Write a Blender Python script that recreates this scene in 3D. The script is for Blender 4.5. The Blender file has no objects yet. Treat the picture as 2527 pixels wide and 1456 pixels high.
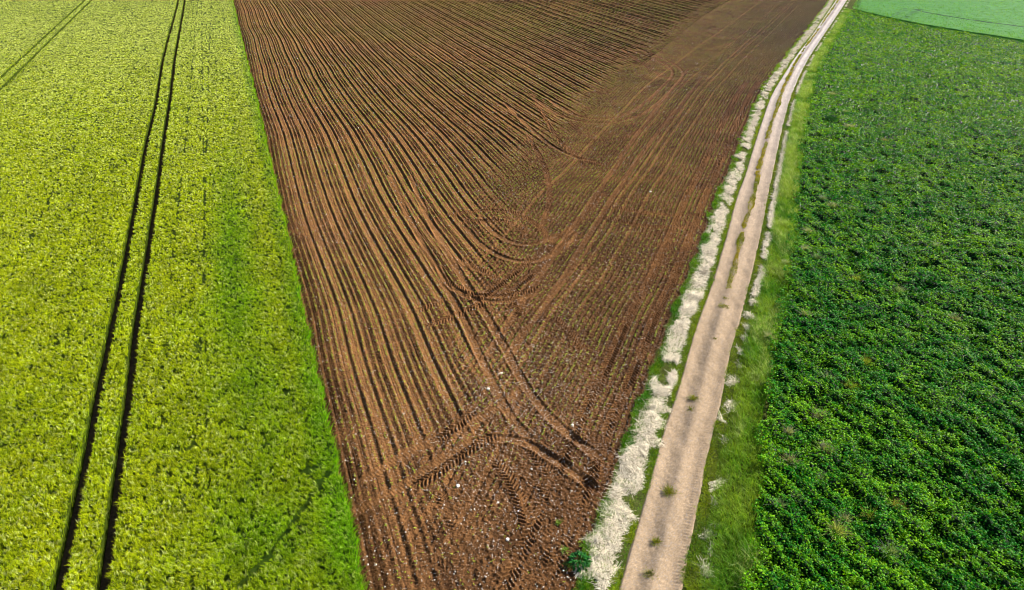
import bpy, math, bmesh
import numpy as np
from mathutils import Vector

# ------------------------------------------------------------------ camera, sky, sun, exposure
SC = bpy.context.scene
COL = SC.collection
CAM_H, FPX, CX, CY = 28.0, 1711.0, 1263.0, 728.0      # drone height (m), focal length and centre of the 2526 px plan
PITCH = math.atan2(998.0, FPX)                          # below the horizon
SP, CP = math.sin(PITCH), math.cos(PITCH)
cam_data = bpy.data.cameras.new('camera')
cam_data.sensor_width = 36.0
cam_data.lens = 36.0 * FPX / 2526.0
cam_data.clip_end = 9000.0
cam = bpy.data.objects.new('camera', cam_data)
COL.objects.link(cam)
cam.location = (0, 0, CAM_H)
cam.rotation_euler = (math.pi / 2 - PITCH, 0, 0)
SC.camera = cam

SUN_AZ, SUN_EL = math.radians(62), math.radians(33)     # clockwise from straight ahead (+Y)
world = bpy.data.worlds.new('World')
SC.world = world
world.use_nodes = True
wt = world.node_tree
bg = wt.nodes['Background']
sky = wt.nodes.new('ShaderNodeTexSky')
sky.sky_type = 'NISHITA'
sky.sun_disc = False
sky.sun_elevation = SUN_EL
sky.sun_rotation = SUN_AZ
sky.air_density = 1.0
sky.dust_density = 0.6
wt.links.new(sky.outputs[0], bg.inputs[0])
bg.inputs[1].default_value = 0.06
sun_data = bpy.data.lights.new('sun', 'SUN')
sun_data.energy = 4.9
sun_data.angle = math.radians(0.5)
sun_data.color = (1.0, 0.93, 0.80)
sun = bpy.data.objects.new('sun', sun_data)
COL.objects.link(sun)
to_sun = Vector((math.sin(SUN_AZ) * math.cos(SUN_EL), math.cos(SUN_AZ) * math.cos(SUN_EL), math.sin(SUN_EL)))
sun.rotation_euler = to_sun.to_track_quat('Z', 'Y').to_euler()
sun.location = to_sun * 300
SC.view_settings.view_transform = 'Standard'
SC.view_settings.look = 'None'
SC.view_settings.exposure = 1.3
SC.view_settings.gamma = 1.0
SC.cycles.filter_width = 1.0

rng = np.random.default_rng(11)

# ------------------------------------------------------------------ helpers: plan, noise, meshes
def ground(px, py, z=0.0):
    """Plan pixel (2526 wide) -> ground metres on the plane z."""
    px, py = np.asarray(px, float), np.asarray(py, float)
    xc, yc = (px - CX) / FPX, (CY - py) / FPX
    t = (CAM_H - z) / (SP - yc * CP)
    return xc * t, (CP + yc * SP) * t

def zdepth(x, y):
    return y * CP + CAM_H * SP

def sstep(a, b, x):
    t = np.clip((x - a) / (b - a), 0, 1)
    return t * t * (3 - 2 * t)

def _hash(ix, iy, seed):
    n = (ix.astype(np.int64) * 374761393 + iy.astype(np.int64) * 668265263 + seed * 974634533) & 0xFFFFFFFF
    n = ((n ^ (n >> 13)) * 1274126177) & 0xFFFFFFFF
    return ((n ^ (n >> 16)) & 0xFFFF) / 65535.0

def noise(x, y, seed=0):
    """value noise, about -1..1"""
    ix, iy = np.floor(x), np.floor(y)
    fx, fy = x - ix, y - iy
    fx, fy = fx * fx * (3 - 2 * fx), fy * fy * (3 - 2 * fy)
    a, b = _hash(ix, iy, seed), _hash(ix + 1, iy, seed)
    c, d = _hash(ix, iy + 1, seed), _hash(ix + 1, iy + 1, seed)
    return ((a * (1 - fx) + b * fx) * (1 - fy) + (c * (1 - fx) + d * fx) * fy) * 2 - 1

def fbm(x, y, seed=0, octs=3):
    s, a, t = 0.0, 1.0, 0.0
    for k in range(octs):
        s = s + a * noise(x * 2 ** k + 17.3 * k, y * 2 ** k - 9.1 * k, seed + k)
        t += a
        a *= 0.5
    return s / t

class Curve:
    """A line of the plan as x(y), smoothed and carried on straight past its ends."""
    def __init__(self, pts, z=0.0, smooth=0.03):
        px, py = np.array(pts, float).T
        x, y = ground(px, py, z)
        o = np.argsort(y)
        x, y = x[o], y[o]
        self.ly = np.linspace(math.log(8), math.log(700), 1400)
        Y = np.exp(self.ly)
        X = np.interp(Y, y, x)
        k = min(4, len(x) - 1)
        lo, hi = (x[k] - x[0]) / (y[k] - y[0]), (x[-1] - x[-1 - k]) / (y[-1] - y[-1 - k])
        X = np.where(Y < y[0], x[0] + (Y - y[0]) * lo, X)
        X = np.where(Y > y[-1], x[-1] + (Y - y[-1]) * hi, X)
        n = int(smooth / (self.ly[1] - self.ly[0]))
        if n > 1:
            ker = np.hanning(2 * n + 1)
            ker /= ker.sum()
            Xp = np.concatenate([X[0] + (np.arange(-n, 0)) * (X[1] - X[0]), X, X[-1] + np.arange(1, n + 1) * (X[-1] - X[-2])])
            X = np.convolve(Xp, ker, 'valid')
        self.X, self.Y = X, Y
    def __call__(self, y):
        return np.interp(np.log(np.maximum(y, 8.0)), self.ly, self.X)
    def cosang(self, y):
        g = np.gradient(self.X, self.Y)
        s = np.interp(np.log(np.maximum(y, 8.0)), self.ly, g)
        return 1 / np.sqrt(1 + s * s)

def new_mesh(name, verts, faces=None, quads=None, tris=None, color=None, mats=(), mat_index=None, smooth=False, parent=None):
    """numpy vertices and faces -> one linked mesh object, with a point colour attribute called tint."""
    me = bpy.data.meshes.new(name)
    v = np.asarray(verts, np.float32).reshape(-1, 3)
    me.vertices.add(len(v))
    me.vertices.foreach_set('co', v.ravel())
    idx, starts, n = [], [], 0
    for f, k in ((quads, 4), (tris, 3)):
        if f is None or not len(f):
            continue
        f = np.asarray(f, np.int32).reshape(-1, k)
        idx.append(f.ravel())
        starts.append(n + np.arange(len(f), dtype=np.int32) * k)
        n += f.size
    idx = np.concatenate(idx)
    starts = np.concatenate(starts)
    me.loops.add(len(idx))
    me.loops.foreach_set('vertex_index', idx)
    me.polygons.add(len(starts))
    me.polygons.foreach_set('loop_start', starts)
    if mat_index is not None:
        me.polygons.foreach_set('material_index', np.asarray(mat_index, np.int32))
    me.polygons.foreach_set('use_smooth', np.full(len(starts), smooth, bool))
    if color is not None:
        c = np.ones((len(v), 4), np.float32)
        c[:, :3] = np.asarray(color, np.float32).reshape(-1, 3)
        at = me.attributes.new('tint', 'FLOAT_COLOR', 'POINT')
        at.data.foreach_set('color', c.ravel())
    me.update(calc_edges=True)
    for m in mats:
        me.materials.append(m)
    o = bpy.data.objects.new(name, me)
    COL.objects.link(o)
    if parent is not None:
        o.parent = parent
    return o

def tag(o, label=None, cat=None, group=None, kind=None):
    for k, val in (('label', label), ('category', cat), ('group', group), ('kind', kind)):
        if val:
            o[k] = val
    return o

class Bag:
    """collects ribbons, leaves and pebbles for one mesh"""
    def __init__(self):
        self.v, self.c, self.q, self.t, self.n = [], [], [], [], 0
    def add(self, v, c, q=None, t=None):
        v = v.reshape(-1, 3)
        self.v.append(v)
        self.c.append(np.broadcast_to(c.reshape(-1, 3), v.shape))
        if q is not None:
            self.q.append(q + self.n)
        if t is not None:
            self.t.append(t + self.n)
        self.n += len(v)
    def build(self, name, mats, smooth=False, origin=None, parent=None):
        v = np.concatenate(self.v)
        if origin is not None:
            v = v - np.asarray(origin)
        o = new_mesh(name, v, quads=np.concatenate(self.q) if self.q else None, tris=np.concatenate(self.t) if self.t else None,
                     color=np.concatenate(self.c), mats=mats, smooth=smooth, parent=parent)
        if origin is not None:
            o.location = origin
        return o

def ribbons(bag, base, direc, bend, length, width, c0, c1, nseg=2, taper=0.8, az=None):
    """Blades: base (N,3), unit start direction, bend added with t squared, flat side turned to angle az."""
    N = len(base)
    if not N:
        return
    if az is None:
        az = rng.uniform(0, np.pi, N)
    side = np.stack([np.cos(az), np.sin(az), np.zeros(N)], 1)
    t = np.linspace(0, 1, nseg + 1)
    L = length[:, None, None]
    p = base[:, None] + direc[:, None] * (L * t[None, :, None]) + bend[:, None] * (L * (t ** 2)[None, :, None])
    w = 0.5 * width[:, None] * (1 - taper * t[None] ** 1.3)
    s = side[:, None] * w[..., None]
    v = np.stack([p - s, p + s], 2)                                  # N, seg+1, 2, 3
    c = c0[:, None, None] * (1 - t)[None, :, None, None] + c1[:, None, None] * t[None, :, None, None]
    c = np.broadcast_to(c, v.shape)
    k = (nseg + 1) * 2
    b = (np.arange(N) * k)[:, None]
    q = np.concatenate([b + np.array([[2 * i, 2 * i + 1, 2 * i + 3, 2 * i + 2]]) for i in range(nseg)], 0)
    bag.add(v, c, q=q)

def unit(v):
    return v / np.maximum(np.linalg.norm(v, axis=-1, keepdims=True), 1e-9)

def leaves(bag, base, direc, normal, length, width, col, fold=0.25):
    """Leaf blades: a folded diamond from base along direc, facing normal."""
    N = len(base)
    if not N:
        return
    d = unit(direc)
    s = unit(np.cross(d, normal))
    n = np.cross(s, d)
    L, W = length[:, None], width[:, None]
    mid = base + d * L * 0.45 + n * L * fold * 0.5
    v = np.stack([base, mid - s * W * 0.5 - n * W * fold * 0.3, base + d * L - n * L * 0.12, mid + s * W * 0.5 - n * W * fold * 0.3, mid], 1)
    b = (np.arange(N) * 5)[:, None]
    t = np.concatenate([b + np.array([[0, 4, 1]]), b + np.array([[1, 4, 2]]), b + np.array([[0, 3, 4]]), b + np.array([[3, 2, 4]])], 0)
    bag.add(v, np.repeat(col[:, None], 5, 1), t=t)

OCT = np.array([[1, 0, 0], [0, 1, 0], [-1, 0, 0], [0, -1, 0], [0, 0, 1], [0, 0, -1]], float)
OCT_T = np.array([[0, 1, 4], [1, 2, 4], [2, 3, 4], [3, 0, 4], [1, 0, 5], [2, 1, 5], [3, 2, 5], [0, 3, 5]])
def pebbles(bag, pos, size, col):
    N = len(pos)
    v = OCT[None] * (size[:, None, None] * rng.uniform(0.55, 1.2, (N, 6, 1)) * np.array([1, 1, 0.75]))
    a = rng.uniform(0, 2 * np.pi, N)
    ca, sa = np.cos(a)[:, None], np.sin(a)[:, None]
    v = np.stack([v[..., 0] * ca - v[..., 1] * sa, v[..., 0] * sa + v[..., 1] * ca, v[..., 2]], -1) + pos[:, None]
    t = (np.arange(N) * 6)[:, None, None] + OCT_T[None]
    bag.add(v, np.repeat(col[:, None], 6, 1), t=t.reshape(-1, 3))

def mixc(a, b, t):
    t = np.asarray(t)[:, None]
    return np.asarray(a)[None] * (1 - t) + np.asarray(b)[None] * t

def scatter(left, right, y0, y1, dens, zref=32.0, power=1.7, dmin=0.0):
    """Random points between two curves, thinning out with distance."""
    xs, ys = [], []
    edges = np.geomspace(y0, y1, 60)
    for a, b in zip(edges[:-1], edges[1:]):
        ym = 0.5 * (a + b)
        d = max(dens * (zref / max(zdepth(0, ym), zref)) ** power, dmin)
        wmax = max(float(right(a) - left(a)), float(right(b) - left(b)), 0.01)
        n = rng.poisson(d * wmax * (b - a))
        y = rng.uniform(a, b, n)
        l, r = left(y), right(y)
        x = l + (rng.uniform(0, 1, n)) * wmax
        k = x < r
        xs.append(x[k]); ys.append(y[k])
    return np.concatenate(xs), np.concatenate(ys)

# ------------------------------------------------------------------ materials
def nodes_of(name):
    m = bpy.data.materials.new(name)
    m.use_nodes = True
    nt = m.node_tree
    return m, nt, nt.nodes['Principled BSDF'], nt.nodes['Material Output']

def plant_material(name, trans=0.35, rough=0.5, spec=0.4, tint=(1, 1, 1), vary=0.25, scale=1.2):
    m, nt, bs, out = nodes_of(name)
    at = nt.nodes.new('ShaderNodeAttribute'); at.attribute_name = 'tint'
    geo = nt.nodes.new('ShaderNodeNewGeometry')
    nz = nt.nodes.new('ShaderNodeTexNoise'); nz.inputs['Scale'].default_value = scale; nz.inputs['Detail'].default_value = 3
    nt.links.new(geo.outputs['Position'], nz.inputs['Vector'])
    mr = nt.nodes.new('ShaderNodeMapRange')
    mr.inputs['From Min'].default_value = 0.3; mr.inputs['From Max'].default_value = 0.7
    mr.inputs['To Min'].default_value = 1 - vary; mr.inputs['To Max'].default_value = 1 + vary
    nt.links.new(nz.outputs['Fac'], mr.inputs['Value'])
    mx = nt.nodes.new('ShaderNodeMix'); mx.data_type = 'RGBA'; mx.blend_type = 'MULTIPLY'; mx.inputs['Factor'].default_value = 1
    nt.links.new(at.outputs['Color'], mx.inputs['A']); nt.links.new(mr.outputs['Result'], mx.inputs['B'])
    nt.links.new(mx.outputs['Result'], bs.inputs['Base Color'])
    bs.inputs['Roughness'].default_value = rough
    bs.inputs['Specular IOR Level'].default_value = spec
    if trans:
        tr = nt.nodes.new('ShaderNodeBsdfTranslucent')
        mx2 = nt.nodes.new('ShaderNodeMix'); mx2.data_type = 'RGBA'; mx2.blend_type = 'MULTIPLY'; mx2.inputs['Factor'].default_value = 1
        mx2.inputs['B'].default_value = (*tint, 1)
        nt.links.new(mx.outputs['Result'], mx2.inputs['A'])
        nt.links.new(mx2.outputs['Result'], tr.inputs['Color'])
        ms = nt.nodes.new('ShaderNodeMixShader'); ms.inputs[0].default_value = trans
        nt.links.new(bs.outputs[0], ms.inputs[1]); nt.links.new(tr.outputs[0], ms.inputs[2])
        nt.links.new(ms.outputs[0], out.inputs['Surface'])
    return m

def earth_material(name, scale, vary, bump, bump_scale, speck=None, rough=0.95):
    """tint attribute broken up by two sizes of noise, with fine bump; optional pale specks"""
    m, nt, bs, out = nodes_of(name)
    at = nt.nodes.new('ShaderNodeAttribute'); at.attribute_name = 'tint'
    geo = nt.nodes.new('ShaderNodeNewGeometry')
    cur = at.outputs['Color']
    for sc, vr in ((scale, vary), (scale * 7.3, vary * 1.3)):
        nz = nt.nodes.new('ShaderNodeTexNoise'); nz.inputs['Scale'].default_value = sc; nz.inputs['Detail'].default_value = 5
        nz.inputs['Roughness'].default_value = 0.65
        nt.links.new(geo.outputs['Position'], nz.inputs['Vector'])
        mr = nt.nodes.new('ShaderNodeMapRange')
        mr.inputs['From Min'].default_value = 0.3; mr.inputs['From Max'].default_value = 0.7
        mr.inputs['To Min'].default_value = 1 - vr; mr.inputs['To Max'].default_value = 1 + vr
        nt.links.new(nz.outputs['Fac'], mr.inputs['Value'])
        mx = nt.nodes.new('ShaderNodeMix'); mx.data_type = 'RGBA'; mx.blend_type = 'MULTIPLY'; mx.inputs['Factor'].default_value = 1
        nt.links.new(cur, mx.inputs['A']); nt.links.new(mr.outputs['Result'], mx.inputs['B'])
        cur = mx.outputs['Result']
    if speck:
        vo = nt.nodes.new('ShaderNodeTexVoronoi'); vo.inputs['Scale'].default_value = speck[0]
        nt.links.new(geo.outputs['Position'], vo.inputs['Vector'])
        sepc = nt.nodes.new('ShaderNodeSeparateColor')
        nt.links.new(vo.outputs['Color'], sepc.inputs[0])
        gt = nt.nodes.new('ShaderNodeMath'); gt.operation = 'GREATER_THAN'; gt.inputs[1].default_value = 1 - speck[1]
        nt.links.new(sepc.outputs[0], gt.inputs[0])
        mx = nt.nodes.new('ShaderNodeMix'); mx.data_type = 'RGBA'
        mx.inputs['B'].default_value = (*speck[2], 1)
        nt.links.new(gt.outputs[0], mx.inputs['Factor']); nt.links.new(cur, mx.inputs['A'])
        cur = mx.outputs['Result']
    nt.links.new(cur, bs.inputs['Base Color'])
    bs.inputs['Roughness'].default_value = rough
    bs.inputs['Specular IOR Level'].default_value = 0.02
    nz = nt.nodes.new('ShaderNodeTexNoise'); nz.inputs['Scale'].default_value = bump_scale; nz.inputs['Detail'].default_value = 4
    nt.links.new(geo.outputs['Position'], nz.inputs['Vector'])
    bp = nt.nodes.new('ShaderNodeBump'); bp.inputs['Strength'].default_value = 1.0; bp.inputs['Distance'].default_value = bump
    nt.links.new(nz.outputs['Fac'], bp.inputs['Height']); nt.links.new(bp.outputs[0], bs.inputs['Normal'])
    return m

M_SOIL = earth_material('tilled_soil', 1.1, 0.22, 0.035, 22.0)
M_TRACK = earth_material('track_gravel', 1.4, 0.10, 0.012, 30.0, speck=(22.0, 0.10, (0.24, 0.20, 0.17)))
M_EARTH = earth_material('verge_earth', 2.0, 0.35, 0.03, 12.0)
M_BARLEY = plant_material('barley', trans=0.42, rough=0.5, spec=0.10, tint=(1.1, 1.1, 0.3), vary=0.16, scale=0.9)
M_UNDER = plant_material('shaded_stalks', trans=0.0, rough=0.8, spec=0.1, vary=0.3, scale=3)
M_LEAF = plant_material('bean_leaf', trans=0.36, rough=0.45, spec=0.07, tint=(1.5, 1.2, 0.25), vary=0.25, scale=1.5)
M_GRASS = plant_material('grass', trans=0.38, rough=0.5, spec=0.10, tint=(1.15, 1.1, 0.4), vary=0.3, scale=1.5)
M_STRAW = plant_material('dry_straw', trans=0.2, rough=0.55, spec=0.4, vary=0.18, scale=2.5)
M_STONE = earth_material('field_stone', 6.0, 0.12, 0.01, 30.0, rough=0.8)

# ------------------------------------------------------------------ the plan: lines of the place
BARLEY_EDGE = Curve([(580, 25), (597, 100), (622, 200), (645, 300), (667, 400), (690, 500), (712, 600), (733, 700), (754, 800), (775, 900),
                     (797, 1000), (820, 1100), (842, 1200), (865, 1300), (890, 1428)], smooth=0.12)
TRAM_A = Curve([(434, 27), (415, 94), (401, 151), (385, 254), (361, 351), (337, 484), (309, 637), (281, 774), (241, 965), (217, 1103), (187, 1243), (149, 1414)], z=0.6, smooth=0.08)
TRAM_B = Curve([(452, 27), (440, 94), (430, 151), (421, 234), (403, 351), (385, 484), (359, 654), (334, 808), (317, 968), (298, 1103), (281, 1237), (258, 1404)], z=0.6, smooth=0.08)
TRAM_C = Curve([(181, 27), (117, 85), (30, 166)], z=0.6, smooth=0.05)
TRAM_D = Curve([(199, 27), (117, 107), (30, 193)], z=0.6, smooth=0.05)
TRACK_L = Curve([(2043, 27), (1998, 94), (1965, 134), (1931, 187), (1901, 234), (1881, 291), (1858, 361), (1831, 451), (1814, 487), (1795, 564), (1774, 637),
                 (1748, 721), (1714, 804), (1691, 888), (1668, 969), (1635, 1059), (1604, 1170), (1577, 1270), (1548, 1370), (1531, 1427)], smooth=0.10)
TRACK_R = Curve([(2073, 27), (2048, 64), (2021, 104), (1995, 144), (1968, 197), (1948, 247), (1933, 308), (1918, 374), (1903, 451), (1894, 487), (1885, 547),
                 (1866, 634), (1851, 700), (1835, 764), (1818, 821), (1798, 888), (1786, 969), (1771, 1036), (1744, 1136), (1727, 1237), (1711, 1320), (1697, 1404)], smooth=0.10)
Y_NEAR, Y_FAR = 15.0, 300.0
def shifted(c, d):
    return lambda y: c(y) + d / c.cosang(y)
VERGE_L = shifted(TRACK_L, -2.0)
CROP_R = shifted(TRACK_R, 2.45)
# the far end of the leafy field: a line from the track to the right
fx, fy = ground([2070, 2140, 2206, 2286, 2400, 2497, 2600], [20, 38, 54, 70, 89, 104, 122])
o_ = np.argsort(fx)
def far_edge(x):
    s0 = (fy[o_][1] - fy[o_][0]) / (fx[o_][1] - fx[o_][0])
    s1 = (fy[o_][-1] - fy[o_][-2]) / (fx[o_][-1] - fx[o_][-2])
    y = np.interp(x, fx[o_], fy[o_])
    y = np.where(x > fx[o_][-1], fy[o_][-1] + (x - fx[o_][-1]) * s1, y)
    return np.where(x < fx[o_][0], fy[o_][0] + (x - fx[o_][0]) * s0, y)

def zone_line():
    pts = [(1850, -30), (1740, 5), (1671, 43), (1478, 177), (1327, 301), (1193, 445), (1165, 540), (1150, 620), (1120, 760), (1103, 921), (1076, 1029), (1010, 1110), (985, 1200), (1000, 1300), (1010, 1440)]
    return Curve(pts, smooth=0.06)
ZONE = zone_line()

# ------------------------------------------------------------------ ground sheet to the horizon
g = 6000.0
gv = np.array([[-g, -800, -0.35], [g, -800, -0.35], [g, g, -0.35], [-g, g, -0.35]])
go = new_mesh('ground', gv, quads=[[0, 1, 2, 3]], color=np.tile([0.10, 0.13, 0.03], (4, 1)), mats=[M_EARTH])
tag(go, kind='structure')

def strip(name, left, right, ys, ncol, hfun, cfun, mat, smooth=True, kind='structure', skirt=0.0):
    us = np.linspace(0, 1, ncol)
    L, R = left(ys), right(ys)
    X = L[:, None] + (R - L)[:, None] * us[None]
    Y = np.repeat(ys[:, None], ncol, 1)
    Z = hfun(X, Y, us[None] + 0 * X)
    C = cfun(X, Y, us[None] + 0 * X)
    n, m = X.shape
    i = np.arange(n * m).reshape(n, m)
    q = np.stack([i[:-1, :-1], i[:-1, 1:], i[1:, 1:], i[1:, :-1]], -1).reshape(-1, 4)
    o = new_mesh(name, np.stack([X, Y, Z], -1), quads=q, color=C, mats=[mat], smooth=smooth)
    return tag(o, kind=kind)

def rows_of(y0, y1, n):
    """row positions even in the picture's own foreshortening: fine near, coarse far"""
    a0, a1 = math.atan2(CAM_H, y0), math.atan2(CAM_H, y1)
    return CAM_H / np.tan(np.linspace(a0, a1, n))

# ------------------------------------------------------------------ bare field: rows, ruts and tyre prints in real relief
ROW = 0.45
def row_coord(x, y):
    """metres across the long seed rows, which run beside the barley and waver a little"""
    c = BARLEY_EDGE.cosang(y)
    return (x - BARLEY_EDGE(y)) * c + 0.45 * noise(x * 0.012 + 3, y * 0.045, 5) + 0.12 * noise(x * 0.03, y * 0.13, 6)
def head_coord(x, y):
    """metres across the headland rows, which follow the track"""
    return (TRACK_L(y) - x) * TRACK_L.cosang(y) + 0.10 * noise(x * 0.05, y * 0.09, 8)

def offset_line(pts, d):
    p = np.array(pts)
    t = np.gradient(p, axis=0)
    t = t / np.linalg.norm(t, axis=1, keepdims=True)
    return p + np.stack([-t[:, 1], t[:, 0]], 1) * d

def plan_line(pts):
    """plan pixels -> smooth ground polyline with points 0.4 m apart"""
    p = np.stack(ground(*np.array(pts, float).T), 1)
    for _ in range(3):                                                # corner cutting
        q = np.empty((2 * len(p), 2))
        q[0], q[-1] = p[0], p[-1]
        q[1:-1:2], q[2:-1:2] = 0.75 * p[:-1] + 0.25 * p[1:], 0.25 * p[:-1] + 0.75 * p[1:]
        p = q
    return p

# kind: lug = tractor tread print, smooth = rolled rut ; pair = two wheels 1.8 m apart
PRINTS = [
    ('smooth', 1, [(1330, 240), (1380, 278), (1440, 298), (1500, 300), (1560, 288), (1610, 255), (1650, 215), (1676, 186), (1668, 168), (1640, 152), (1560, 120)]),
    ('smooth', 0, [(1700, 170), (1645, 240), (1580, 320), (1500, 440), (1431, 540), (1370, 630), (1310, 718), (1237, 825), (1190, 900)]),
    ('smooth', 0, [(1735, 190), (1670, 270), (1600, 360), (1540, 445), (1474, 547), (1420, 640), (1367, 728), (1294, 825), (1240, 900)]),
    ('smooth', 0, [(960, 430), (1000, 520), (1043, 604), (1120, 738), (1170, 850), (1203, 918), (1237, 990), (1270, 1045), (1327, 1109), (1400, 1160), (1480, 1215)]),
    ('smooth', 0, [(1010, 430), (1050, 525), (1096, 611), (1170, 731), (1237, 842), (1275, 915), (1310, 975), (1365, 1040), (1440, 1100), (1500, 1150)]),
    ('smooth', 0, [(855, 1275), (976, 1213), (1049, 1163), (1143, 1096), (1227, 1079), (1293, 1089), (1337, 1116), (1411, 1156), (1477, 1216)]),
    ('smooth', 0, [(880, 1195), (926, 1168), (1009, 1113), (1093, 1069), (1176, 1036), (1243, 1002), (1300, 950)]),
    ('lug', 0, [(1016, 1203), (1076, 1170), (1126, 1130), (1176, 1100), (1225, 1068)]),
    ('lug', 0, [(960, 1150), (1020, 1118), (1080, 1085), (1130, 1050), (1180, 1000)]),
    ('lug', 0, [(1293, 1103), (1344, 1156), (1384, 1210), (1411, 1270), (1431, 1330)]),
    ('lug', 0, [(1083, 1205), (1096, 1253), (1120, 1303), (1135, 1350)]),
    ('lug', 0, [(1210, 1120), (1260, 1186), (1287, 1253), (1302, 1310)]),
    ('lug', 0, [(1330, 1180), (1370, 1260), (1360, 1340), (1352, 1410)]),
    ('lug', 0, [(1440, 1060), (1475, 1130), (1480, 1200)]),
    ('lug', 0, [(1020, 1370), (1060, 1385), (1100, 1400), (1110, 1440)]),
    ('lug', 0, [(1040, 810), (1076, 798), (1130, 775), (1176, 755), (1215, 738)]),
    ('lug', 0, [(1015, 772), (1045, 760), (1076, 748), (1110, 730)]),
    ('lug', 0, [(1096, 534), (1143, 524), (1210, 517), (1277, 526), (1330, 560), (1360, 600)]),
    ('lug', 0, [(1120, 556), (1163, 544), (1227, 542), (1270, 556), (1310, 595)]),
    ('lug', 0, [(1477, 534), (1531, 547), (1578, 558), (1684, 563), (1745, 560)]),
    ('lug', 0, [(1494, 507), (1544, 520), (1610, 528), (1684, 535), (1752, 528)]),
    ('lug', 0, [(1180, 740), (1226, 704), (1270, 674), (1344, 620), (1427, 545), (1500, 470)]),
    ('lug', 0, [(1260, 720), (1310, 680), (1370, 620), (1420, 570)]),
    ('lug', 0, [(1363, 781), (1411, 828), (1440, 870)]),
    ('lug', 0, [(1090, 690), (1140, 720), (1200, 735), (1280, 728), (1340, 700)]),
    ('smooth', 0, [(1080, 650), (1110, 710), (1180, 745), (1270, 745), (1340, 715)]),
    ('lug', 0, [(1310, 230), (1370, 340), (1420, 390), (1500, 410)]),
    ('smooth', 0, [(1240, 250), (1330, 340), (1400, 385), (1480, 400)]),
    ('lug', 0, [(1530, 120), (1600, 170), (1650, 200), (1700, 205)]),
    ('smooth', 0, [(1560, 60), (1680, 100), (1790, 120), (1860, 115)]),
    ('smooth', 0, [(1600, 50), (1720, 85), (1820, 98), (1890, 90)]),
    ('smooth', 0, [(1150, 560), (1180, 600), (1240, 640), (1310, 650), (1380, 625), (1430, 580)]),
    ('smooth', 0, [(1180, 530), (1215, 575), (1270, 605), (1330, 605), (1390, 575)]),
    ('lug', 0, [(1120, 640), (1170, 660), (1230, 690), (1270, 735), (1290, 790)]),
    ('lug', 0, [(1300, 330), (1350, 420), (1360, 500), (1330, 580)]),
    ('lug', 0, [(1400, 300), (1450, 345), (1530, 350), (1600, 310)]),
    ('gouge', 0, [(1396, 1066), (1420, 1082), (1448, 1100)]),
    ('gouge', 0, [(1368, 1124), (1395, 1142), (1418, 1152)]),
    ('gouge', 0, [(1428, 1190), (1455, 1204), (1480, 1212)]),
]
# prints along the edge of the headland, beside the verge
hy = np.linspace(20, 120, 300)
for d, kd in ((-3.1, 'lug'), (-4.9, 'lug')):
    PRINTS.append((kd, 2, np.stack([TRACK_L(hy) + d / TRACK_L.cosang(hy), hy], 1)))

FORCE = {0: 0.9, 1: 0.65, 2: 0.65, 3: 0.75, 4: 0.75, 5: 0.9, 6: 0.9, 29: 0.5, 30: 0.5}
print_lines = []
for k, (kd, pair, pts) in enumerate(PRINTS):
    force = FORCE.get(k, 1.0)
    if pair == 2:
        print_lines.append((kd, pts, force))
        continue
    p = plan_line(pts)
    if pair == 1:
        print_lines += [(kd, offset_line(p, 0.9), force), (kd, offset_line(p, -0.9), force)]
    else:
        print_lines.append((kd, p, force))

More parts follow.
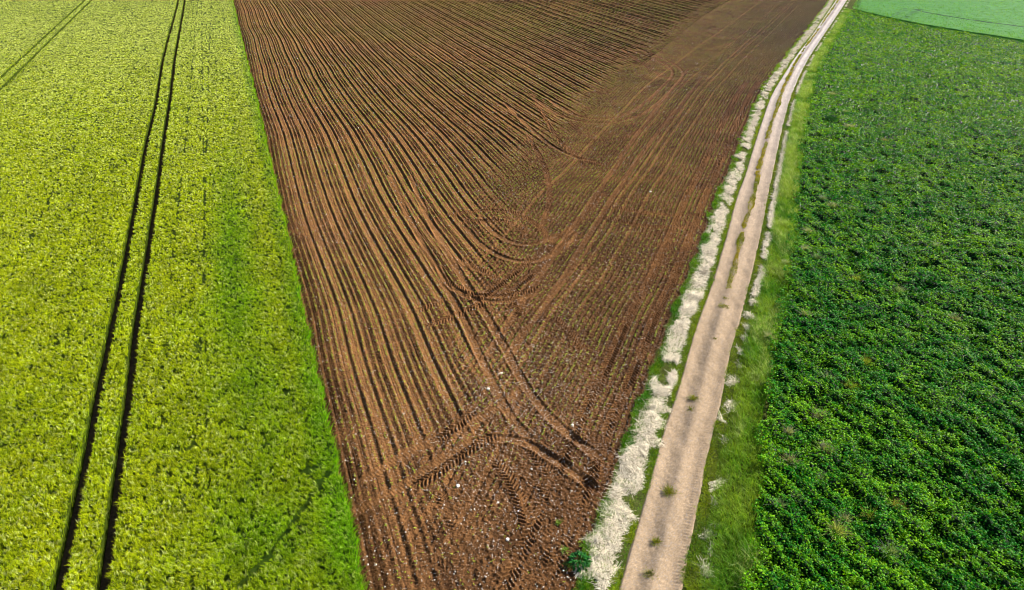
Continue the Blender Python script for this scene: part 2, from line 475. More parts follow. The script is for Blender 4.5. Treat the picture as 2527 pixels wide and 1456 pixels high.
def print_relief(x, y):
    """-> height added, share of the spot that is pressed, share where the rows are wiped out"""
    h = np.zeros_like(x); press = np.zeros_like(x); wipe = np.zeros_like(x)
    for kd, p, force in print_lines:
        R = 0.85
        d = np.diff(p, axis=0)
        ln = np.maximum(np.hypot(d[:, 0], d[:, 1]), 1e-6)
        s0 = np.concatenate([[0], np.cumsum(ln)])
        bx = (x > p[:, 0].min() - R) & (x < p[:, 0].max() + R) & (y > p[:, 1].min() - R) & (y < p[:, 1].max() + R)
        ii = np.nonzero(bx)[0]
        if not len(ii):
            continue
        xx, yy = x[ii], y[ii]
        best = np.full(len(ii), 9.0); sa = np.zeros(len(ii)); la = np.zeros(len(ii))
        for k in range(len(d)):
            k_ = (xx > min(p[k, 0], p[k + 1, 0]) - R) & (xx < max(p[k, 0], p[k + 1, 0]) + R) & (yy > min(p[k, 1], p[k + 1, 1]) - R) & (yy < max(p[k, 1], p[k + 1, 1]) + R)
            j = np.nonzero(k_)[0]
            if not len(j):
                continue
            ux, uy = d[k] / ln[k]
            rx, ry = xx[j] - p[k, 0], yy[j] - p[k, 1]
            t = np.clip(rx * ux + ry * uy, 0, ln[k])
            lat = rx * -uy + ry * ux
            dist = np.hypot(rx - ux * t, ry - uy * t)
            b = dist < best[j]
            jj = j[b]
            best[jj] = dist[b]; sa[jj] = s0[k] + t[b]; la[jj] = lat[b]
        end = sstep(0, 0.8, sa) * sstep(0, 0.8, s0[-1] - sa)
        a = np.abs(la)
        patchy = np.clip(0.72 + 0.9 * noise(xx * 0.4, yy * 0.4, 31) + 0.45 * noise(xx * 1.7, yy * 1.7, 33), 0.0, 1.15) * end * force
        if kd == 'lug':
            w = 0.34
            ph = sa / 0.27 + 0.35 * noise(xx * 1.3, yy * 1.3, 34) + a / w * 0.95 + 0.5 * (la > 0)
            saw = np.abs((ph % 1.0) - 0.5) * 2
            ins = sstep(w + 0.08, w - 0.06, best)
            hh = ins * (-0.055 + 0.13 * sstep(0.30, 0.70, saw)) * patchy + 0.03 * np.exp(-((best - w - 0.06) / 0.08) ** 2) * patchy
            pr = ins * 0.6 * patchy
            wp = ins * 0.8 * end
        elif kd == 'smooth':
            w = 0.27
            ins = sstep(w + 0.1, w - 0.08, best)
            hh = -0.075 * ins * (0.5 + 0.5 * patchy) * end * force + 0.06 * np.exp(-((best - w - 0.12) / 0.10) ** 2) * end * force
            hh = hh + ins * 0.012 * np.sin(sa * 2 * np.pi / 0.2) * end
            pr = (ins * 0.9 + 0.4 * np.exp(-((best - w - 0.1) / 0.1) ** 2)) * end * force
            wp = ins * end * force
        else:
            ins = np.exp(-(best / 0.20) ** 2) * sstep(0, 0.5, sa) * sstep(0, 0.5, s0[-1] - sa)
            hh = -0.13 * ins + 0.05 * np.exp(-((best - 0.5) / 0.15) ** 2) * end
            pr = 0 * ins
            wp = ins
        h[ii] += hh
        press[ii] = np.maximum(press[ii], pr)
        wipe[ii] = np.maximum(wipe[ii], wp)
    return h, press, wipe

def soil_fields(X, Y):
    sh = X.shape
    x, y = X.ravel(), Y.ravel()
    dz = zdepth(x, y)
    zb = (x - ZONE(y)) * 0.8 + 1.2 * noise(x * 0.12, y * 0.12, 3)          # metres past the end of the long rows
    wa = sstep(5.5, 0.0, zb) * (0.55 + 0.45 * sstep(2.0, -1.5, zb))
    wb = sstep(-1.5, 1.0, zb) * sstep(19, 30, y + 2.5 * noise(x * 0.3, y * 0.3, 4))
    weak = np.clip(0.75 + 0.5 * noise(x * 0.2, y * 0.2, 12), 0.3, 1.1)
    u = row_coord(x, y)
    w = head_coord(x, y)
    ph, pressed, wipe = print_relief(x, y)
    keep = 1 - wipe
    def rows(c):
        f = (c / ROW) % 1.0
        ridge = np.exp(-((f - 0.5) / 0.16) ** 2)                     # narrow seed ridge
        k = np.floor(c / ROW)
        amp = 0.55 + 0.75 * _hash(k, k * 0 + 3, 77)                   # no two furrows the same
        slit = np.exp(-((f - 0.86) / 0.10) ** 2) + 0.6 * np.exp(-((f - 0.10) / 0.07) ** 2)
        return ridge, slit * amp
    ra, sa_ = rows(u)
    rb, sb_ = rows(w)
    # wheel ruts of the drill: two per six rows
    per = (u + 0.2) % 2.7
    rutd = np.minimum(np.abs(per - 0.45), np.abs(per - 2.25))
    kk = np.floor((u + 0.2) / 2.7)
    ramp = 0.45 + 0.75 * _hash(kk, np.where(per < 1.35, 1, 2) + 0 * kk, 9)
    ramp = ramp * sstep(1.2, 2.2, u)
    rut = sstep(0.30, 0.16, rutd) * wa * ramp
    berm = np.exp(-((rutd - 0.36) / 0.09) ** 2) * wa * ramp
    along = y * 1.07
    lugs = rut * sstep(60, 35, dz) * (np.abs(((along / 0.22 + rutd * 2.2) % 1) - 0.5) * 2 - 0.5)
    far_deep = 1 + 0.5 * sstep(50, 110, y)
    brk = far_deep * np.clip(0.8 + 0.55 * noise(x * 0.9, y * 0.5, 13), 0.15, 1.2)
    h = wa * keep * brk * (0.035 * ra - 0.06 * sa_) * (1 - 0.6 * rut) + wb * keep * weak * brk * (0.050 * rb - 0.055 * sb_)
    perb = w % 2.7
    kb = np.floor(w / 2.7)
    rutb = np.minimum(np.abs(perb - 0.45), np.abs(perb - 2.25))
    ab = np.clip(1.5 * _hash(kb, np.where(perb < 1.35, 5, 6) + 0 * kb, 19) - 0.55, 0, 1) * wb * keep
    rutc = sstep(0.32, 0.14, rutb) * ab
    h = h - 0.05 * far_deep * rutc + 0.035 * far_deep * ab * np.exp(-((rutb - 0.38) / 0.09) ** 2)
    h = h - 0.075 * far_deep * rut * keep + 0.036 * far_deep * berm * keep + 0.05 * lugs * keep
    h = h + ph
    # clods
    rough = (1 - 0.75 * np.maximum(pressed, rut)) * (0.7 + 0.6 * sstep(-4, 6, zb))
    cl = noise(x * 6.5, y * 6.5, 41) * 0.5 + noise(x * 13, y * 13, 42) * 0.5
    h = h + rough * (0.055 * cl + 0.05 * np.maximum(noise(x * 4.1, y * 4.1, 44), 0) ** 2) + (0.3 + 0.7 * rough) * rng.normal(0, 0.010, len(x)) * np.clip(dz / 40, 1, 2.5)
    h = h + 0.06 * fbm(x * 0.25, y * 0.25, 45, 2)
    zn = zb / np.maximum(dz / 55, 1)
    # colour: dry pressed crust is pale orange, loose crumb and painted furrow shade dark, the headland greyer
    dry = np.clip(0.40 + 0.35 * np.maximum(np.maximum(rut, pressed), 0.8 * rutc) + 0.35 * berm + 0.12 * (_hash(kb, kb * 0 + 8, 21) - 0.5) * wb + 0.25 * ra * wa - 0.3 * sa_ * wa + 0.22 * fbm(x * 0.5, y * 0.5, 46) + 0.12 * cl - 0.28 * sstep(-6, 10, zn), 0, 1)
    grey = sstep(-14, 22, zn) * sstep(50, 180, y) * 0.95 + 0.15 * sstep(60, 220, y)
    grey = np.clip(grey + 0.15 * noise(x * 0.07, y * 0.07, 47), 0, 1)
    loose = mixc((0.048, 0.023, 0.011), (0.022, 0.013, 0.013), grey)
    crust = mixc((0.200, 0.096, 0.036), (0.062, 0.036, 0.031), grey)
    C = loose * (1 - dry[:, None]) + crust * dry[:, None]
    # trashy unworked strip next to the barley
    trash = sstep(1.5, 0.7, u) * (0.7 + 0.3 * noise(x * 1.5, y * 0.6, 48))
    C = C * (1 - 0.6 * trash[:, None])
    C = C * rng.lognormal(0, 0.26, len(x))[:, None]
    return h.reshape(sh), C.reshape(*sh, 3), dry.reshape(sh)

# the field's mesh runs along the rows: one sheet beside the barley, one along the headland
def row_sheet(x_of, cols, ys, keep):
    """columns follow the rows; -> vertices and quads of the cells that keep() wants"""
    Y = np.repeat(ys[:, None], len(cols), 1)
    X = x_of(cols[None], Y)
    n, m = X.shape
    K = keep(X, Y)
    cell = K[:-1, :-1] & K[:-1, 1:] & K[1:, 1:] & K[1:, :-1]
    use = np.zeros((n, m), bool)
    for a, b in ((slice(0, -1), slice(0, -1)), (slice(0, -1), slice(1, None)), (slice(1, None), slice(1, None)), (slice(1, None), slice(0, -1))):
        use[a, b] |= cell
    idx = np.full((n, m), -1, np.int64)
    idx[use] = np.arange(use.sum())
    q = np.stack([idx[:-1, :-1], idx[:-1, 1:], idx[1:, 1:], idx[1:, :-1]], -1)[cell]
    return X[use], Y[use], q

def spaced(a, b, s0, s1, c0, c1):
    out = [a]
    while out[-1] < b:
        out.append(out[-1] + np.interp(out[-1], [c0, c1], [s0, s1]))
    return np.array(out)

fys = rows_of(Y_NEAR, Y_FAR, 1300)
past = lambda X, Y: (X - ZONE(Y)) * 0.8 - 5.0
xa, ya, qa = row_sheet(lambda c, Y: BARLEY_EDGE(Y) + c / BARLEY_EDGE.cosang(Y), spaced(-0.6, 260, 0.042, 0.10, 18, 50), fys,
                       lambda X, Y: (past(X, Y) < 0.25) & (X < TRACK_L(Y) - 1.4))
xb, yb, qb = row_sheet(lambda c, Y: TRACK_L(Y) - c / TRACK_L.cosang(Y), spaced(1.5, 160, 0.045, 0.09, 12, 40), fys,
                       lambda X, Y: (past(X, Y) > -0.25) & (X > BARLEY_EDGE(Y)))
fx_, fy_ = np.concatenate([xa, xb]), np.concatenate([ya, yb])
fh, fc, _ = soil_fields(fx_, fy_)
fo = new_mesh('bare_field', np.stack([fx_, fy_, fh], 1), quads=np.concatenate([qa, qb + len(xa)]), color=fc, mats=[M_SOIL], smooth=True)
tag(fo, kind='structure')

def soil_z(x, y):
    return soil_fields(x, y)[0]

# ------------------------------------------------------------------ track and verges
def track_h(X, Y, U):
    w = np.exp(-((U - 0.24) / 0.13) ** 2) + np.exp(-((U - 0.76) / 0.13) ** 2)
    h = 0.10 - 0.08 * w + 0.045 * np.exp(-((U - 0.5) / 0.10) ** 2) + 0.02 * noise(X * 2.2, Y * 0.9, 58) + 0.012 * noise(X * 7, Y * 7, 51) + 0.03 * fbm(X * 0.4, Y * 0.4, 52)
    lug = np.exp(-((U - 0.87) / 0.055) ** 2) * (np.abs(((Y * 1.06 / 0.2 + U * 6) % 1) - 0.5) * 2 - 0.5)
    h = h + 0.035 * lug * sstep(52, 30, Y)
    return h - 0.10 * (sstep(0.05, 0.0, U) + sstep(0.95, 1.0, U))
def track_c(X, Y, U):
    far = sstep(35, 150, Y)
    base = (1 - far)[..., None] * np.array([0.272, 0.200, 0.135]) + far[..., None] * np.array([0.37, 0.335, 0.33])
    mid = np.exp(-((U - 0.47 + 0.03 * noise(Y * 0.2, Y * 0, 53)) / 0.095) ** 2) * (0.75 + 0.35 * noise(X * 0.8, Y * 0.3, 54))
    edge = sstep(0.09, 0.0, U + 0.04 * noise(X, Y, 55)) + sstep(0.92, 1.0, U + 0.04 * noise(X, Y, 56))
    dust = np.array([0.15, 0.118, 0.09])
    k = np.clip(mid * 0.75 + edge * 0.5, 0, 1)[..., None]
    c = base * (1 - k) + dust * k
    c = c * (1 + 0.14 * fbm(X * 0.9, Y * 0.5, 57))[..., None] * rng.lognormal(0, 0.12, X.shape)[..., None]
    return c
strip('dirt_track', TRACK_L, TRACK_R, rows_of(Y_NEAR, 420, 900), 70, track_h, track_c, M_TRACK)
def verge_c(X, Y, U):
    c = np.array([0.05, 0.06, 0.014]) * (1 + 0.4 * fbm(X * 1.5, Y * 1.5, 61))[..., None]
    return c
strip('verge_ground', lambda y: TRACK_L(y) - 1.95 / TRACK_L.cosang(y) + 0.22 * noise(y * 0.9, y * 0, 110) + 0.12 * noise(y * 2.7, y * 0, 107), shifted(TRACK_L, 0.12), rows_of(Y_NEAR, 420, 500), 24,
      lambda X, Y, U: 0.035 + 0.05 * np.sin(np.pi * np.clip(U, 0, 1)) + 0.02 * noise(X * 3, Y * 3, 62), verge_c, M_EARTH)
strip('verge_ground', shifted(TRACK_R, -0.12), shifted(TRACK_R, 3.2), rows_of(Y_NEAR, 420, 500), 24,
      lambda X, Y, U: 0.035 + 0.05 * np.sin(np.pi * np.clip(U, 0, 1)) + 0.02 * noise(X * 3, Y * 3, 63), verge_c, M_EARTH)

# ------------------------------------------------------------------ barley
def barley_mix(x, y):
    """0 = ripe yellow, 1 = fresh green"""
    d = (BARLEY_EDGE(y) - x) * BARLEY_EDGE.cosang(y)
    px = CX + FPX * x / zdepth(x, y)
    gr = 0.55 * sstep(1.8, 0.2, d)                                    # lush fringe
    for (cx, cy, rx, ry, a) in ((572, 540, 2.0, 20, 0.55), (590, 700, 2.4, 10, 0.4), (640, 990, 2.6, 3.5, 0.3), (700, 1370, 3.5, 2.5, 0.35), (640, 1280, 2.5, 3, 0.2)):
        gx, gy = ground(cx, cy)
        gr = gr + a * np.exp(-((x - gx - (y - gy) * -0.36) / rx) ** 2 - ((y - gy) / ry) ** 2)
    gr = gr + 0.22 * sstep(12, 3, d) * sstep(75, 30, y) + 0.12 * sstep(55, 22, y)
    gr = gr + 0.16 * fbm(x * 0.16, y * 0.16, 71) + 0.14 * noise(x * 1.3, y * 0.5, 72)
    return np.clip(gr, 0, 1)

EDGE_W = lambda y: BARLEY_EDGE(y) + 0.10 * noise(y * 0.8, y * 0, 84) + 0.10 * noise(y * 2.6, y * 0, 85)
TRAMS = [TRAM_C, TRAM_D, TRAM_A, TRAM_B]
GAP = 0.31
LEFT_END = lambda y: np.minimum(-0.92 * zdepth(0, y) - 4, TRAM_C(y) - 3)
beds = [(LEFT_END, shifted(TRAM_C, -GAP)), (shifted(TRAM_C, GAP), shifted(TRAM_D, -GAP)), (shifted(TRAM_D, GAP), shifted(TRAM_A, -GAP)),
        (shifted(TRAM_A, GAP), shifted(TRAM_B, -GAP)), (shifted(TRAM_B, GAP), EDGE_W)]
MISS = [Curve([(471, 201), (456, 368), (431, 587), (415, 788), (406, 955), (396, 1086)], z=0.6), Curve([(500, 250), (502, 334), (505, 537), (505, 655), (510, 1153)], z=0.6),
        Curve([(291, 234), (191, 351), (140, 451), (74, 594), (37, 661)], z=0.6, smooth=0.05), Curve([(520, 40), (515, 160), (512, 300)], z=0.6)]

LODGED = Curve([(610, 1430), (625, 1414), (652, 1384), (686, 1340), (719, 1297), (746, 1260), (760, 1240)], z=0.6, smooth=0.01)
bag = Bag()
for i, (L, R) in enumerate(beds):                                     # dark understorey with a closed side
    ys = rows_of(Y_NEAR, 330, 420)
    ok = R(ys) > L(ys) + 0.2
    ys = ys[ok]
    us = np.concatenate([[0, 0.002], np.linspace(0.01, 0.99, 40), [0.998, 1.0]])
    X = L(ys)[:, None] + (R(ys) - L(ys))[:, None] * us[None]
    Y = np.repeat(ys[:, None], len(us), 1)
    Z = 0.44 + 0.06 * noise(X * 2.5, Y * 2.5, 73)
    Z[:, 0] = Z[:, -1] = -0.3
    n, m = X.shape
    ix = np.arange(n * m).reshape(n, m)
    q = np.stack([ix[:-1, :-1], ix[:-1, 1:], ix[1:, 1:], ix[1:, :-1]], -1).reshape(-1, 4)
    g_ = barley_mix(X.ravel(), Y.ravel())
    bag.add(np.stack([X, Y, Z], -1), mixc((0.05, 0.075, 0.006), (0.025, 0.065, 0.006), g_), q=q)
    # tufts of ears and awns
    x, y = scatter(L, R, Y_NEAR + 1, 320, 125.0, power=1.5)
    inv = np.zeros(len(x), bool)
    for c in MISS:
        inv |= (np.abs(x - c(y)) < 0.075 * np.clip(zdepth(x, y) / 45, 1, 1.6)) & (noise(y * 0.5, y * 0, 75) > 0.0)
    inv |= (np.abs(x - LODGED(y)) < 0.16 + 0.14 * noise(y * 3.0, x * 3.0, 87)) & (y < 29) & (y > 20)
    inv |= noise(x * 2.2, y * 2.2, 76) > 0.80
    x, y = x[~inv], y[~inv]
    zd = zdepth(x, y)
    gr = barley_mix(x, y)
    sc = np.clip(zd / 34, 1, 4) ** 0.55
    nb = 7
    N = len(x)
    wind = np.array([-0.25, 0.30]) + np.stack([0.14 * noise(x * 0.4, y * 0.4, 77), 0.14 * noise(x * 0.4 + 50, y * 0.4, 78)], 1)
    wind += rng.normal(0, 0.34, (N, 2))
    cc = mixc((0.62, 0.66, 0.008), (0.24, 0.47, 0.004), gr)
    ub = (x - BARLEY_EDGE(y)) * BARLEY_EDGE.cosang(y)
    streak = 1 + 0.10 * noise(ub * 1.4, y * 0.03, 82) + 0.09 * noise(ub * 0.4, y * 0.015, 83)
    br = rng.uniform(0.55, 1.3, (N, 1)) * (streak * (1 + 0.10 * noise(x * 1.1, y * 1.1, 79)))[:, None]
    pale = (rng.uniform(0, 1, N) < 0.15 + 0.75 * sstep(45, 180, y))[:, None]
    top = (0.88 + 0.17 * sstep(28, 110, y))[:, None] * np.where(pale, mixc((0.94, 0.95, 0.34), (0.50, 0.66, 0.10), gr), cc) * br  # tips paled and brightened with distance: backlit glow put into the colour
    ht = 0.76 + 0.05 * noise(x * 0.8, y * 0.8, 80) + rng.normal(0, 0.03, N)
    rep = lambda a: np.repeat(a, nb, 0)
    rad = rep(sc)[:, None] * 0.028 * rng.normal(0, 1, (N * nb, 2))
    b0 = np.concatenate([np.stack([rep(x), rep(y)], 1) + rad, (rep(ht) - 0.19 * rng.uniform(0.8, 1.2, N * nb))[:, None]], 1)
    sp = np.concatenate([rep(wind) * 0.35 + rng.normal(0, 0.28, (N * nb, 2)), np.ones((N * nb, 1))], 1)
    bend = np.concatenate([rep(wind) * 0.9 + rng.normal(0, 0.15, (N * nb, 2)), rng.uniform(-0.55, -0.15, (N * nb, 1))], 1)
    jit = rng.uniform(0.8, 1.2, (N * nb, 1))
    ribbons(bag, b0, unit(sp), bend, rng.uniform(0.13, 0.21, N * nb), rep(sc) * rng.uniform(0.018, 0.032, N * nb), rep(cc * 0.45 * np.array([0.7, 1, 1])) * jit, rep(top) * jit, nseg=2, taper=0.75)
# the standing stalks of the cut sides: field edge and wheelings
for curve, side, dens in [(EDGE_W, -1, 85)] + [(shifted(t, -GAP), -1, 26) for t in TRAMS] + [(shifted(t, GAP), 1, 22) for t in TRAMS]:
    x, y = scatter(lambda yy: curve(yy), lambda yy: curve(yy) + 0.35, Y_NEAR + 1, 300, dens * 2.2, power=1.3)
    N = len(x)
    x = curve(y) + side * (x - curve(y)) * 0.9 - side * (0.04 if dens > 50 else -0.02)
    sc = np.clip(zdepth(x, y) / 34, 1, 4) ** 0.6
    gr = np.clip(barley_mix(x, y) + 0.25, 0, 1)
    lean = -side * np.abs(rng.normal(0.16, 0.15, N)) * (1.0 if dens > 50 else 0.25)
    d = unit(np.stack([lean, rng.normal(0, 0.16, N), np.ones(N)], 1))
    bend = np.stack([-side * np.abs(rng.normal(0.12, 0.15, N)) * (1.0 if dens > 50 else 0.2), rng.normal(0, 0.1, N), rng.uniform(-0.35, 0, N)], 1)
    c1 = mixc((0.50, 0.56, 0.02), (0.24, 0.58, 0.015), gr) * rng.uniform(0.7, 1.2, (N, 1))
    ribbons(bag, np.stack([x, y, rng.uniform(-0.05, 0.25, N)], 1), d, bend, rng.uniform(0.55, 0.85, N), sc * rng.uniform(0.025, 0.045, N), c1 * 0.55, c1, nseg=3, taper=0.7)
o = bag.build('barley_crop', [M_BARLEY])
tag(o, 'ripening yellow green barley crop left of the bare brown field', 'crop', kind='stuff')

# bare earth in the wheelings and under the crop
strip('crop_soil', LEFT_END, shifted(BARLEY_EDGE, 0.05), rows_of(Y_NEAR, 330, 200), 60, lambda X, Y, U: -0.06 + 0.03 * noise(X * 3, Y * 3, 81),
      lambda X, Y, U: np.tile([0.09, 0.055, 0.03], (*X.shape, 1)), M_EARTH)

# ------------------------------------------------------------------ leafy dark green crop on the right
def bean_h(x, y):
    u = (x - BARLEY_EDGE(y)) * BARLEY_EDGE.cosang(y) + 0.25 * noise(x * 0.2, y * 0.2, 90)
    r = np.cos(u / 0.80 * 2 * np.pi)
    gaps = noise(x * 0.55, y * 0.55, 91)
    return 0.48 + 0.15 * r * (0.6 + 0.5 * gaps) + 0.22 * noise(x * 1.5, y * 1.5, 92) + 0.13 * noise(x * 3.2, y * 3.2, 93) - 0.32 * sstep(0.42, 0.8, noise(x * 0.8 + 9, y * 0.8, 94))
RIGHT_END = lambda y: 0.92 * zdepth(0, y) + 6
bag = Bag()
ys = rows_of(Y_NEAR, 300, 520)
us = np.linspace(0, 1, 360)
L, R = CROP_R(ys) + 0.6, RIGHT_END(ys)
X = L[:, None] + (R - L)[:, None] * us[None]
Y = np.repeat(ys[:, None], len(us), 1)
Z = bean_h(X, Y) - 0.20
Z[:, 0] = 0.0
n, m = X.shape
ix = np.arange(n * m).reshape(n, m)
q = np.stack([ix[:-1, :-1], ix[:-1, 1:], ix[1:, 1:], ix[1:, :-1]], -1).reshape(-1, 4)
inside = (Y < far_edge(X) - 0.3)
qk = inside.ravel()[q].all(1)
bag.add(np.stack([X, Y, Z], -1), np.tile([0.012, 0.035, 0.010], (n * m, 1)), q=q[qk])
crop_in = lambda y: CROP_R(y) + 0.35 * noise(y * 0.45, y * 0, 97) + 0.25 * noise(y * 1.6, y * 0, 98)
x, y = scatter(crop_in, RIGHT_END, Y_NEAR + 1, 300, 230.0, power=1.45)
k = y < far_edge(x) - 0.6
x, y = x[k], y[k]
N = len(x)
zd = zdepth(x, y)
sc = np.clip(zd / 34, 1, 5) ** 0.55
hz = bean_h(x, y)
a = rng.uniform(0, 2 * np.pi, N)
el = rng.normal(0.05, 0.45, N)
d = np.stack([np.cos(a) * np.cos(el), np.sin(a) * np.cos(el), np.sin(el)], 1)
nrm = unit(np.stack([rng.normal(0, 0.45, N), rng.normal(0, 0.45, N), np.ones(N)], 1))
yel = np.clip(0.30 + 0.18 * sstep(40, 130, y) + 0.4 * noise(x * 0.9, y * 0.9, 95) + rng.normal(0, 0.28, N) - 0.2 * fbm(x * 0.12, y * 0.12, 96), 0, 1)
col = mixc((0.012, 0.165, 0.007), (0.200, 0.430, 0.001), yel) * rng.uniform(0.6, 1.3, (N, 1))
leaves(bag, np.stack([x, y, hz + rng.uniform(-0.16, 0.08, N)], 1), d, nrm, sc * rng.uniform(0.10, 0.17, N), sc * rng.uniform(0.08, 0.13, N), col)
o = bag.build('bean_crop', [M_LEAF])
tag(o, 'dark green leafy crop with glossy leaves right of the track', 'crop', kind='stuff')

# ------------------------------------------------------------------ pale green cereal beyond it
bag = Bag()
ys = np.linspace(150, 420, 160)
xs = np.linspace(40, 420, 420)
X, Y0 = np.meshgrid(xs, np.linspace(0, 1, 420))
fe = far_edge(X)
Y = fe + 0.9 + (480 - fe) * Y0 ** 1.8
Z = 0.72 + 0.06 * noise(X * 0.9, Y * 0.9, 101)
def wheeling(px):
    xx, yy = ground(*np.array(px, float).T, 0.6)
    return np.stack([xx, yy], 1)
W1 = wheeling([(2260, 24), (2283, 32), (2330, 40), (2387, 49), (2440, 57), (2497, 64), (2600, 78)])
W2 = wheeling([(2236, 22), (2200, 44), (2188, 50)])
W3 = wheeling([(2262, 26), (2232, 46), (2216, 54)])
def near_line(x, y, w):
    o = np.full(x.shape, 99.0)
    for a_, b_ in zip(w[:-1], w[1:]):
        d_ = b_ - a_
        t_ = np.clip(((x - a_[0]) * d_[0] + (y - a_[1]) * d_[1]) / (d_ @ d_), 0, 1)
        o = np.minimum(o, np.hypot(x - a_[0] - t_ * d_[0], y - a_[1] - t_ * d_[1]))
    return o
def far_gap(x, y):
    return (near_line(x, y, W1) < 0.55) | (near_line(x, y, W2) < 0.3) | (near_line(x, y, W3) < 0.3)
Y[1] = Y[0] + 0.06
Z[0] = 0.0
n, m = X.shape
ix = np.arange(n * m).reshape(n, m)
q = np.stack([ix[:-1, :-1], ix[:-1, 1:], ix[1:, 1:], ix[1:, :-1]], -1).reshape(-1, 4)
qk = (X.ravel()[q] > (TRACK_R(Y) + 3.0).ravel()[q]).all(1)
bag.add(np.stack([X, Y, Z], -1), np.where(far_gap(X, Y).reshape(-1, 1), np.array([[0.02, 0.07, 0.02]]), np.array([[0.10, 0.30, 0.07]])), q=q[qk])
x = rng.uniform(40, 330, 150000)
y = far_edge(x) + 1.0 + rng.uniform(0, 1, len(x)) ** 1.5 * 170
k = (x > TRACK_R(y) + 3) & ~far_gap(x, y) & (np.abs(x) < 0.95 * zdepth(x, y))
x, y = x[k], y[k]
N = len(x)
col = mixc((0.11, 0.36, 0.06), (0.26, 0.50, 0.10), np.clip(0.4 + 0.35 * fbm(x * 0.12, y * 0.12, 102) + rng.normal(0, 0.25, N), 0, 1))
d = unit(np.stack([rng.normal(-0.15, 0.35, N), rng.normal(0.1, 0.35, N), np.ones(N)], 1))
bend = np.stack([rng.normal(-0.2, 0.2, N), rng.normal(0.1, 0.2, N), rng.uniform(-0.4, -0.1, N)], 1)
ribbons(bag, np.stack([x, y, np.full(N, 0.60) + rng.normal(0, 0.05, N)], 1), d, bend, rng.uniform(0.3, 0.5, N), rng.uniform(0.10, 0.20, N), col * 0.7, col, nseg=2)
o = bag.build('cereal_crop', [M_BARLEY])
tag(o, 'pale blue green cereal crop beyond the leafy dark field', 'crop', kind='stuff')

# ------------------------------------------------------------------ verge grass
def grass(bag, x, y, length, lo, hi, yellow, wid=0.022, z=0.03, lean=0.35, bendz=-0.3, near=34.0):
    N = len(x)
    sc = np.clip(zdepth(x, y) / near, 1, 5) ** 0.65
    L = length * rng.uniform(0.6, 1.25, N)
    d = unit(np.stack([rng.normal(0, lean, N), rng.normal(0, lean, N), np.ones(N)], 1))
    bend = np.stack([rng.normal(-0.1, 0.3, N), rng.normal(0.05, 0.3, N), bendz * rng.uniform(0.5, 1.5, N)], 1)
    col = mixc(lo, hi, np.clip(yellow + rng.normal(0, 0.22, N), 0, 1)) * rng.uniform(0.7, 1.25, (N, 1))
    ribbons(bag, np.stack([x, y, np.broadcast_to(z, (N,))], 1), d, bend, L, sc * wid * rng.uniform(0.7, 1.3, N), col * 0.6, col, nseg=2)

GL, GH = (0.05, 0.22, 0.010), (0.30, 0.42, 0.008)
DRYC = (0.62, 0.57, 0.33)
bag = Bag()
# between bare field and straw
edge = lambda y: shifted(TRACK_L, -1.95)(y) + 0.28 * noise(y * 0.9, y * 0, 110) + 0.25 * noise(y * 0.25, y * 0, 111)
x, y = scatter(edge, shifted(TRACK_L, -1.25), Y_NEAR + 1, 400, 620, power=1.2)
k = noise(x * 0.7, y * 0.45, 112) > -0.35
grass(bag, x[k], y[k], 0.30, GL, GH, 0.25 + 0.3 * noise(x[k] * 0.4, y[k] * 0.4, 113) + 0.35 * sstep(70, 150, y[k]), wid=0.03)
# between straw and track
edge2 = lambda y: TRACK_L(y) + 0.08 + 0.13 * noise(y * 1.3, y * 0, 114) + 0.10 * noise(y * 3.3, y * 0, 109)
x, y = scatter(shifted(TRACK_L, -0.62), edge2, Y_NEAR + 1, 400, 900, power=1.2)
k = noise(x * 0.9, y * 0.35, 115) > -0.55
grass(bag, x[k], y[k], 0.17, (0.08, 0.24, 0.010), (0.34, 0.41, 0.010), 0.55 + 0.35 * noise(x[k] * 0.8, y[k] * 0.3, 116), wid=0.028, lean=0.5)
x, y = scatter(shifted(TRACK_L, -1.9), shifted(TRACK_L, 0.0), Y_NEAR + 1, 400, 420, power=1.15)
grass(bag, x, y, 0.11, GL, GH, 0.45 + 0.4 * noise(x * 0.8, y * 0.4, 118), wid=0.03, lean=0.6)
# sparse blades poking through the straw
x, y = scatter(shifted(TRACK_L, -1.5), shifted(TRACK_L, -0.5), Y_NEAR + 1, 300, 130, power=1.2)
k = noise(x * 0.8, y * 0.6, 117) > 0.15
grass(bag, x[k], y[k], 0.28, GL, GH, np.full(k.sum(), 0.45), wid=0.028)
o = bag.build('verge_grass', [M_GRASS])
tag(o, 'green grass fringes beside the straw swath left of the track', 'grass', kind='stuff')

bag = Bag()
edge3 = lambda y: TRACK_R(y) - 0.08 + 0.16 * noise(y * 1.1, y * 0, 120) + 0.10 * noise(y * 3.1, y * 0, 119)
x, y = scatter(edge3, shifted(TRACK_R, 0.75), Y_NEAR + 1, 400, 800, power=1.2)
grass(bag, x, y, 0.16 + 0.10 * sstep(30, 18, y), (0.06, 0.19, 0.008), (0.30, 0.37, 0.010), 0.5 + 0.4 * noise(x * 0.8, y * 0.3, 121), wid=0.028, lean=0.5)
